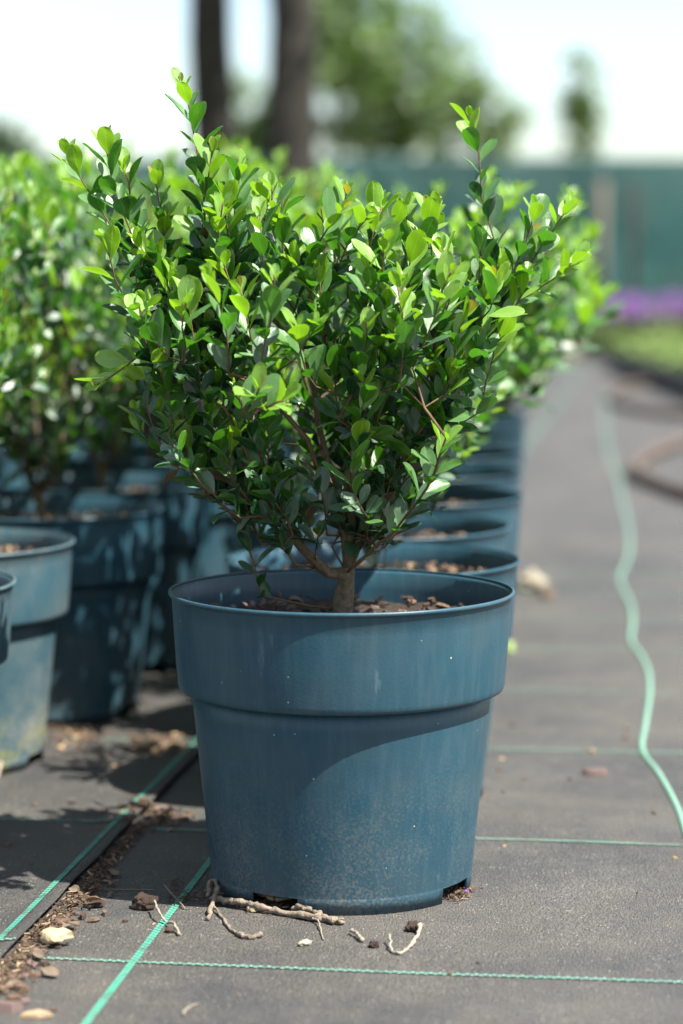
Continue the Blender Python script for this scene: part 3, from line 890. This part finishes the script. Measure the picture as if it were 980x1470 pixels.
for k in range(30):
    d = rng.uniform(3.5, 5.5); x = rng.uniform(-.22, -.08) + (d - 3.5) * .06
    p = Vector((x, yd(d), .01)); s = rng.uniform(.012, .024)
    o = link('bark_chip', rng.choice(CHIPS['chip']), None, None, mat=Matrix.Translation((p.x, p.y, gz(p.x, p.y) + (over_h(p.dot(PERP)) if p.dot(PERP) < S_EDGE else 0) + .004)) @ rand_rot(rng, .15) @ Matrix.Scale(s, 4))
    tag(o, 'blurred bark chip lying in the aisle between the two pot rows', 'bark chip', 'bark chips in the aisle')
for u, v, s, kk in ((855, 1112, .036, 'wood'),):
    chip_at(u, v, s, 'chip_purple', 'long pinkish-tan bark chip lying alone on the open fabric', rz=.1, stretch=1.1)
for u, v, s in ((818, 1119, .010), (722, 1137, .008), (718, 1106, .010), (724, 1216, .008), (968, 1233, .009), (752, 1120, .008), (938, 1168, .010), (720, 1090, .012), (850, 1080, .016), (735, 1042, .012), (898, 1060, .014), (900, 1045, .014), (686, 1382, .006), (648, 1398, .010), (180, 1323, .010), (220, 1327, .007), (45, 1246, .010), (50, 1160, .012), (105, 1158, .013), (12, 1219, .016), (165, 1105, .014)):
    chip_at(u, v, s, rng.choice(('chip', 'chip', 'wood', 'chip_dark')), 'small bark crumb lying loose on the open woven fabric', 'loose crumbs on the open fabric')

DRY = [leaf_data(ld, [LEAFM[4]]) for ld in LEAF_HI]
drg = random.Random(19)
for k in range(22):
    if k < 12: t = drg.random(); u, v = 10 + 150 * t + abs(drg.gauss(0, 14)), 1412 - 175 * t + drg.gauss(0, 5)
    elif k < 17: u, v = drg.gauss(225, 25), drg.gauss(1172, 9)
    else: u, v = drg.gauss(228, 28), drg.gauss(1073, 8)
    p = on(u, v); p.z += .004 + drg.random() * .004
    tag(link('dry_leaf', drg.choice(DRY), None, None, mat=Matrix.Translation(p) @ rand_rot(drg, .35) @ Matrix.Scale(drg.uniform(.014, .025), 4)),
        'curled dry brown leaf lying in the litter by the fabric edge', 'dry leaf', 'dry leaves in the litter')
# fine litter that nobody could count
mb = MB(); lr = random.Random(8)
def crumbs(n, fu, fv, smin, smax):
    for _ in range(n):
        u, v = fu(), fv(); p = on(u, v) if v < 1520 else None
        if p is None: continue
        s = lr.uniform(smin, smax); mt = Matrix.Translation(p + Vector((0, 0, s * .25 + lr.random() * .003))) @ rand_rot(lr, .4) @ Matrix.Diagonal((s * lr.uniform(.9, 2.0), s * lr.uniform(.5, 1.1), s * .45, 1))
        c = lr.choice(CHIP); mb.add([mt @ Vector(q) for q in c[0]], c[1], lr.choice((0, 0, 0, 0, 0, 0, 1, 1, 3, 2)))
def strip_uv(n, spread, smin, smax):
    for _ in range(n):
        t = lr.random(); u0, v0 = -25 + 199 * t, 1424 - 238 * t
        k = abs(lr.gauss(0, 1)) * spread * (1.2 if t < .75 else .6)
        u, v = u0 + k * 1.0, v0 + lr.gauss(0, 5) + k * .10
        s = lr.uniform(smin, smax); p = ground(u, v)
        if p.dot(PERP) < S_EDGE + .002: p += PERP * (S_EDGE + .004 + lr.random() * .02 - p.dot(PERP))
        p.z = gz(p.x, p.y)
        mt = Matrix.Translation(p + Vector((0, 0, s * .3 + lr.random() * .007 * math.exp(-k / 25)))) @ rand_rot(lr, .4) @ Matrix.Diagonal((s * lr.uniform(.9, 2.0), s * lr.uniform(.5, 1.1), s * .45, 1))
        c = lr.choice(CHIP); mb.add([mt @ Vector(q) for q in c[0]], c[1], lr.choice((0, 0, 0, 0, 0, 0, 1, 1, 3, 2)))
strip_uv(1900, 17, .0025, .008)
crumbs(160, lambda: lr.gauss(222, 26), lambda: lr.gauss(1172, 9), .003, .009)
crumbs(160, lambda: lr.gauss(228, 26), lambda: lr.gauss(1073, 7), .004, .010)
crumbs(420, lambda: lr.gauss(395, 28), lambda: lr.gauss(1299, 7), .002, .006)
crumbs(200, lambda: lr.gauss(656, 13), lambda: lr.gauss(1284, 5), .003, .007)
crumbs(150, lambda: lr.uniform(245, 320), lambda: lr.gauss(1285, 9), .002, .007)
crumbs(420, lambda: lr.uniform(0, 980), lambda: lr.uniform(1000, 1480), .0012, .0032)
crumbs(150, lambda: lr.gauss(110, 28), lambda: lr.gauss(1062, 12), .004, .010)
lo = mb.build('bark_litter', [M['litter'], M['chip'], M['wood'], M['chip_dark']], None, False)
tag(lo, 'fine brown bark litter and soil crumbs strewn on the woven fabric', 'litter', None, 'stuff')

# roots, clods and the pale pieces
def root(label, pts, r0, r1, m='root', knots=.25, name='root_piece', seg=8, lift=.6):
    fine = []; ps = [Vector((on(u, v).x, on(u, v).y, on(u, v).z + h)) for u, v, h in pts]
    rr = random.Random(len(label) * 7)
    for i in range(len(ps) - 1):
        p0, p1, p2, p3 = ps[max(i - 1, 0)], ps[i], ps[i + 1], ps[min(i + 2, len(ps) - 1)]; n = 6
        for j in range(n):
            t = j / n; fine.append(.5 * ((2 * p1) + (p2 - p0) * t + (2 * p0 - 5 * p1 + 4 * p2 - p3) * t * t + (3 * p1 - p0 - 3 * p2 + p3) * t ** 3))
    fine.append(ps[-1]); n = len(fine); rad = []
    for i, p in enumerate(fine):
        t = i / (n - 1); r = .86 * (r0 + (r1 - r0) * t) * (1 + knots * (noise.noise((i * .8, r0 * 999, 0)) * 2)); r = max(r, .0006); rad.append(r)
        p.z += r * lift; p += Vector((rr.gauss(0, 1), rr.gauss(0, 1), rr.gauss(0, .6))) * min(.0011, r * .35)
    b = MB(); b.tube(fine, rad, 10)
    b.v = [tuple(Vector(q) + Vector((noise.noise(Vector(q) * 420), noise.noise(Vector(q) * 420 + Vector((9, 0, 0))), noise.noise(Vector(q) * 420 + Vector((0, 9, 0))))) * min(.0013, r0 * .45)) for q in b.v]
    return b, label, m, name
def put_root(*a, **k):
    b, label, m, name = root(*a, **k); return tag(b.build(name, M[m]), label, 'root')
put_root('thick knobbly grey root lying against the drainage notch of the front pot', [(302, 1296, .002), (322, 1301, .005), (345, 1305, .005), (372, 1310, .003), (398, 1314, .002), (428, 1319, .002), (455, 1323, .002), (474, 1325, .001), (492, 1328, .001)], .0036, .0046, knots=.22)
put_root('lumpy darker root knot lying over the right end of the thick root', [(418, 1312, .004), (432, 1315, .008), (446, 1318, .007), (462, 1322, .004), (478, 1328, .002)], .0030, .0036, knots=.5)
put_root('short bent root looped over the left end of the thick root', [(298, 1322, .001), (304, 1306, .004), (312, 1290, .010), (304, 1283, .014), (297, 1296, .006)], .0030, .0022, knots=.3)
put_root('thin root leaning out of the drainage notch onto the thick root', [(352, 1282, .012), (366, 1293, .009), (382, 1301, .010), (400, 1306, .010), (425, 1303, .012)], .0022, .0038)
put_root('curved brown rootlet trailing in front of the thick root', [(308, 1308, .004), (318, 1318, .001), (326, 1331, .001), (340, 1343, .001), (358, 1348, .001), (374, 1346, .002)], .0016, .0030)
put_root('small forked upright rootlet in front of the front pot', [(448, 1324, .003), (457, 1328, .004), (460, 1338, .002), (464, 1350, .001)], .0014, .0009, 'root_pale')
put_root('white bent root with a dark clod at its end', [(559, 1354, .008), (562, 1366, .002), (574, 1370, .001), (588, 1360, .001), (598, 1350, .003), (603, 1338, .006)], .0014, .0024, 'root_pale')
put_root('stubby pale root bit beside the white bent root', [(504, 1341, .004), (512, 1346, .003), (521, 1353, .001)], .0018, .0026, 'root_pale')
put_root('pale hooked root standing on the green thread', [(222, 1310, .012), (228, 1322, .010), (238, 1328, .003), (250, 1334, .006), (256, 1344, .001)], .0012, .0018, 'root_pale')
put_root('thin brown stick leaning across the green thread', [(236, 1284, .010), (248, 1293, .006), (266, 1306, .001)], .0012, .0010, 'root')
put_root('tiny pale forked root on the open fabric before the front pot', [(263, 1460, .002), (268, 1451, .002), (282, 1442, .001)], .0012, .0007, 'root_pale')
put_root('dark root lying on the algae-stained pot side of the upper fabric', [(-6, 1128, .004), (4, 1112, .02), (14, 1095, .028)], .003, .0025, 'root_pale')
put_root('thin straw lying in the shade behind the green thread', [(163, 1279, .001), (195, 1278, .001), (222, 1279, .001)], .0009, .0008, 'root')
def clod(u, v, s, m, label, cat='clod', flat=.7, name='soil_clod', seed=1, sx=1.):
    p = on(u, v); p.z += s * flat * .36
    me = blob(seed, 3); me.polygons.foreach_set('use_smooth', [True] * len(me.polygons)); me.materials.append(M[m])
    return tag(link(name, me, None, None, mat=Matrix.Translation(p) @ Matrix.Rotation(seed * 1.3, 4, 'Z') @ Matrix.Diagonal((s * sx, s, s * flat, 1))), label, cat)
clod(207, 1303, .026, 'clod', 'dark crumbly soil clod between the litter and the green thread', seed=3)
clod(594, 1336, .016, 'clod', 'mossy clod at the end of the white bent root', seed=5)
clod(536, 1359, .010, 'clod', 'small dark clod between the stubby root bit and the white root', seed=6)
clod(243, 1338, .009, 'chip_dark', 'dark lump standing in for the hole where the hooked root pierces the green thread', seed=7)  # dark lump added to paint the shaded hole by the hooked root
clod(438, 1356, .009, 'stone', 'pale gritty crumb in front of the curved rootlet', seed=8, sx=1.8)
clod(364, 1308, .013, 'yellow', 'yellowish crumb tucked under the thick root', seed=9)
clod(762, 846, .055, 'stone', 'cream stone lying beside the pot row on the path', 'stone', .75, 'pale_stone', 11)
clod(785, 856, .035, 'chip', 'brown clod beside the cream stone', seed=12, flat=.5)
clod(730, 936, .020, 'herb', 'tiny green weed tuft showing past the right side of the front pot', 'weed', 1., 'weed_tuft', 13)
yp = on(76, 1359); yv, yf = chip_geo(random.Random(4), 1, .62, .22)
bm = bmesh.new(); me = mesh_from(yv, yf, False); bm.from_mesh(me); bmesh.ops.subdivide_edges(bm, edges=bm.edges[:], cuts=2, use_grid_fill=True, smooth=.3)
for v in bm.verts: v.co += Vector((noise.noise(v.co * 5), noise.noise(v.co * 5 + Vector((7, 0, 0))), noise.noise(v.co * 5 + Vector((0, 7, 0))))) * .10
bm.to_mesh(me); bm.free()
tag(link('wood_piece', me, M['yellow'], None, mat=Matrix.Translation(yp + Vector((0, 0, .011))) @ Matrix.Rotation(.15, 4, 'Z') @ Matrix.Rotation(.25, 4, 'X') @ Matrix.Scale(.042, 4)), 'yellow-cream piece of wood lying on the litter at the fabric edge', 'wood piece')
# purple petal in the right notch
clod(669, 1281, .008, 'petal', 'tiny purple petal caught at the right drainage notch', 'petal', .4, 'petal', 15)

# ------------------------------------------------------------------ wavy green band, hoses
def smooth_px(px, n=8):
    ps = [ground(u, v) for u, v in px]; out = []
    for i in range(len(ps) - 1):
        p0, p1, p2, p3 = ps[max(i - 1, 0)], ps[i], ps[i + 1], ps[min(i + 2, len(ps) - 1)]
        for j in range(n):
            t = j / n; out.append(.5 * ((2 * p1) + (p2 - p0) * t + (2 * p0 - 5 * p1 + 4 * p2 - p3) * t * t + (3 * p1 - p0 - 3 * p2 + p3) * t ** 3))
    return out + [ps[-1]]
wpx = [(1060, 1420), (1020, 1290), (990, 1215), (972, 1160), (945, 1110), (922, 1078), (926, 1040), (932, 1000), (931, 968), (921, 944), (906, 922), (908, 895), (906, 870), (894, 845), (890, 828), (900, 805), (904, 780), (901, 750), (892, 715), (888, 690), (878, 665), (872, 640), (868, 610), (868, 585), (866, 565)]
wp = smooth_px(wpx); vs, fs = [], []
for i, p in enumerate(wp):
    t = (wp[min(i + 1, len(wp) - 1)] - wp[max(i - 1, 0)]).normalized(); nr = Vector((t.y, -t.x, 0)); z = gz(p.x, p.y)
    for k, h in ((-1, .0015), (-.55, .0035), (0, .004), (.55, .0035), (1, .0015)):
        q = p + nr * k * .0038; vs.append((q.x, q.y, z + h))
for i in range(len(wp) - 1):
    for k in range(4): a = i * 5 + k; fs.append((a, a + 1, a + 6, a + 5))
tag(link('green_cord', mesh_from(vs, fs), M['cord']), 'wavy pale green band snaking along the open fabric path', 'cord')

def hose(name, pts, r, label):
    b = MB(); b.tube(pts, [r] * len(pts), 10); return tag(b.build(name, M['hose']), label, 'hose')
hp = smooth_px([(1110, 705), (1060, 722), (1000, 722), (955, 708), (918, 692), (912, 678), (930, 662), (965, 648), (1010, 636), (1080, 626), (1160, 622)], 6)
for p in hp: p.z = .024 + gz(p.x, p.y)
hose('hose_loop', hp, .021, 'thick brown hose bent in a loop on the open path')
hp = smooth_px([(1120, 600), (1040, 604), (980, 602), (925, 596), (885, 584), (878, 572), (900, 560), (960, 556)], 6)
for p in hp: p.z = .024 + gz(p.x, p.y)
hose('hose_loop', hp, .020, 'second brown hose curve lying beyond the hose loop near the black trays')

# ------------------------------------------------------------------ bed of potted herbs and purple flowers
def herb_kit(seed, flower):
    r = random.Random(seed); k = Kit(); pr = [(.085, 0), (.10, .13), (.104, .13), (.104, .14), (.095, .14), (.09, .12)]
    k.pot = mesh_from(*revolve(pr, 20)); k.pot.materials.append(M['black'])
    lv = []; hgt = .20 if not flower else .34
    for _ in range(330):
        a = r.uniform(0, 6.28); q = .15 * math.sqrt(r.random()); z = .13 + (hgt - .13) * r.random() * (1.25 - q * 2)
        d = Vector((math.cos(a) * q * 5, math.sin(a) * q * 5, r.uniform(.2, 1.2)))
        lv.append((np.array(leaf_matrix(Vector((q * math.cos(a), q * math.sin(a), z)), d, Vector((r.gauss(0, .4), r.gauss(0, .4), 1)), r.uniform(.03, .06))), r.randrange(4), 0))
    k.herb = foliage_mesh(lv, LEAF_LO, [M['herb']]); k.flower = None
    if flower:
        b = MB()
        for _ in range(20):
            a = r.uniform(0, 6.28); q = .15 * math.sqrt(r.random()); h = r.uniform(.38, .52); x, y = q * math.cos(a), q * math.sin(a)
            b.tube([(x, y, .26), (x * 1.15, y * 1.15, .33), (x * 1.25, y * 1.25, h - .05), (x * 1.3, y * 1.3, h)], [.004, .013, .011, .002], 5)
        k.flower = b.mesh(); k.flower.materials.append(M['petal'])
    return k
HK = [herb_kit(3, False), herb_kit(4, False), herb_kit(5, True)]
def herb(x, y, kit, label, group, nm):
    e = link(nm, None, loc=(x, y, -.03)); tag(e, label, 'potted plant', group); e.rotation_euler.z = x * 9 + y * 5
    link('pot', kit.pot, None, e); f = link('foliage', kit.herb, None, e); f['kind'] = 'stuff'
    if kit.flower: f = link('flower_spikes', kit.flower, None, e); f['kind'] = 'stuff'
for j in range(12):
    for i in range(4):
        x, y = 1.98 + .25 * i + (.12 if j % 2 else 0), 8.8 + .5 * j
        herb(x, y, HK[(i + j) % 2], 'low pale green herb in a small black pot in the bed past the path', 'green herbs in the bed', 'potted_herb')
frng0 = random.Random(6)
for j in range(6):
    for i in range(4):
        x, y = 2.02 + .27 * i + (.13 if j % 2 else 0), 15.2 + .5 * j
        if frng0.random() < .25: continue
        herb(x + frng0.gauss(0, .05), y, HK[2], 'purple flower spikes over green leaves in a small black pot before the net fence', 'purple flowers in the bed', 'potted_flower')
b = MB()
b.box((1.80, 10.8, .045), (.035, 5.4, .17)); b.box((3.7, 8.08, .045), (3.83, .035, .17))
tag(b.build('bed_edging', M['black'], smooth=False), 'black plastic edging board around the herb bed', 'edging')

# ------------------------------------------------------------------ fence with green shade net
FY = 27.0
frng = random.Random(9)
fence = link('net_fence', None, loc=(0, FY, 0)); tag(fence, 'tall teal green shade net fence on posts closing off the nursery', 'fence')
top = at(490, 226, FY).z
for i in range(-9, 9):
    x0 = i * 2.6 + .6
    vs, fs = [], []; nx, nzv = 14, 7
    for a in range(nx + 1):
        for c in range(nzv + 1):
            u = a / nx; w = c / nzv
            vs.append((x0 + 2.56 * u, .05 * math.sin(u * 9 + i) * math.sin(w * 3) + .03 * noise.noise((u * 6 + i, w * 4, 0)), w * top - .03 * math.sin(math.pi * u) * (w > .9) - .02))
    for a in range(nx):
        for c in range(nzv):
            k = a * (nzv + 1) + c; fs.append((k, k + nzv + 1, k + nzv + 2, k + 1))
    link('net_panel', mesh_from(vs, fs), M['net'], fence)
    b = MB(); b.tube([(x0 - .02, .08, -.1), (x0 - .02, .08, top + .03)], [.045, .045], 10); b.build('post', M['post'], fence)
b = MB(); b.tube([(-23, .08, top - .02), (24, .08, top - .02)], [.02, .02], 6); b.build('top_rail', M['post'], fence)
# stakes in front of the net
for u, lab, w in ((862, 'pale wooden stake before the net fence near the slim tree', .06), (908, 'darker stake before the net fence above the purple flowers', .05)):
    y = 24.; p = at(u, 260, y); b = MB(); b.tube([(p.x, y, -.1), (p.x + .02, y, p.z)], [w, w * .9], 8)
    tag(b.build('wooden_stake', M['post_wood'] if u < 880 else M['tree_bark']), lab, 'stake')

# ------------------------------------------------------------------ trees
def tree_kit(name, base, height, tr, crown_c, crown_r, nclump, nleaf, lsz, seed, leafm, label, barkm='tree_bark', group=None, lean=(0, 0), low=.0):
    r = random.Random(seed); e = link(name, None, loc=base); tag(e, label, 'tree', group)
    b = MB(); n = 10; fz = crown_c.z
    pts = [Vector((lean[0] * (i / n) ** 1.5 + .03 * r.gauss(0, 1) * tr * 4, lean[1] * i / n, -.1 + (fz + .1) * i / n)) for i in range(n + 1)]
    b.tube(pts, [tr * (1.25 if i == 0 else 1.06 - .5 * (i / n)) for i in range(n + 1)], 14)
    cl = []
    for _ in range(nclump):
        while True:
            q = Vector((r.uniform(-1, 1), r.uniform(-1, 1), r.uniform(-1, 1)))
            if .2 < q.length < 1: break
        q = Vector((q.x * crown_r.x, q.y * crown_r.y, q.z * crown_r.z)) + crown_c; cl.append((q, r.uniform(.5, 1.1)))
    for q, s in cl[:max(6, nclump // 2)]:
        k = r.randint(5, n); a = pts[k]; mid = a.lerp(q, .5) + Vector((r.gauss(0, .1), r.gauss(0, .1), .08 * q.length * .2))
        b.tube([a, mid, q], [tr * .30, tr * .18, tr * .05], 6)
    b.build('trunk', M[barkm], e)
    lv = []
    cs = (crown_r.x + crown_r.z) / 2 * .34
    for _ in range(nleaf):
        q, s = r.choice(cl); d = Vector((r.gauss(0, 1), r.gauss(0, 1), r.gauss(0, .75))) * cs * s * .55
        lv.append((np.array(leaf_matrix(q + d, Vector((r.gauss(0, 1), r.gauss(0, 1), r.gauss(-.2, .6))), Vector((r.gauss(0, .6), r.gauss(0, .6), 1)), lsz * r.uniform(.7, 1.3))), r.randrange(4), 0))
    f = link('crown', foliage_mesh(lv, LEAF_LO, [leafm]), None, e); f['kind'] = 'stuff'
    return e
def tbase(u, y): p = at(u, 400, y); return Vector((p.x, y, 0))
V = Vector
tree_kit('broadleaf_tree', tbase(318, 18.), 9, .215, V((0, 0, 6.6)), V((2.3, 2.3, 2.6)), 60, 9000, .13, 1, TREEM, 'thinner of two dark bare trunks rising behind the shrubs', group=None, lean=(-.25, 0))
tree_kit('broadleaf_tree', tbase(419, 17.), 9, .225, V((0, 0, 6.8)), V((2.4, 2.4, 2.7)), 60, 9000, .13, 2, TREEM, 'thicker of two dark bare trunks, straight, rising behind the shrubs', lean=(-.02, 0))
def far(u, v, ru, rv, y, ncl, nl, seed, leafm, label, lsz=.42):
    p = at(u, v, y); sx, sz = ru * (y + YC) / FPX, rv * (y + YC) / FPX
    tree_kit('broadleaf_tree', V((p.x, y, 0)), 0, max(.14, sx * .06), V((0, 0, p.z)), V((sx, sx * .8, sz)), ncl, nl, lsz, seed, leafm, label)
far(545, 110, 120, 135, 62, 46, 2400, 11, TREEM, 'large rounded green tree beyond the net fence with sky gaps')
far(480, 60, 70, 80, 66, 20, 900, 17, TREEM, 'upper left shoulder tree beside the large rounded tree beyond the fence')
far(690, 160, 70, 75, 60, 18, 620, 12, TREEM, 'smaller loose tree at the right foot of the large rounded tree')
far(370, 175, 60, 80, 64, 16, 600, 13, TREEM, 'tree seen between the two dark trunks beyond the fence')
far(-25, 205, 75, 55, 64, 20, 800, 14, TREEM2, 'dark tree beyond the fence left of the open sky')
far(832, 150, 26, 66, 56, 16, 420, 15, TREEM, 'slim upright tree standing alone against the white sky', .34)
# low hedge band that darkens the fence foot
for i in range(14):
    x = -22 + i * 2.6; rr = random.Random(200 + i)
    if x > 4.5: continue
    e = tree_kit('hedge_shrub', V((x, 34 + rr.uniform(-1, 1), 0)), 0, .06, V((0, 0, .95)), V((1.6, 1.0, .85)), 14, 500, .26, 300 + i, TREEM2, 'dark rounded hedge shrub behind the net fence', group='hedge behind the fence')
    e['category'] = 'shrub'
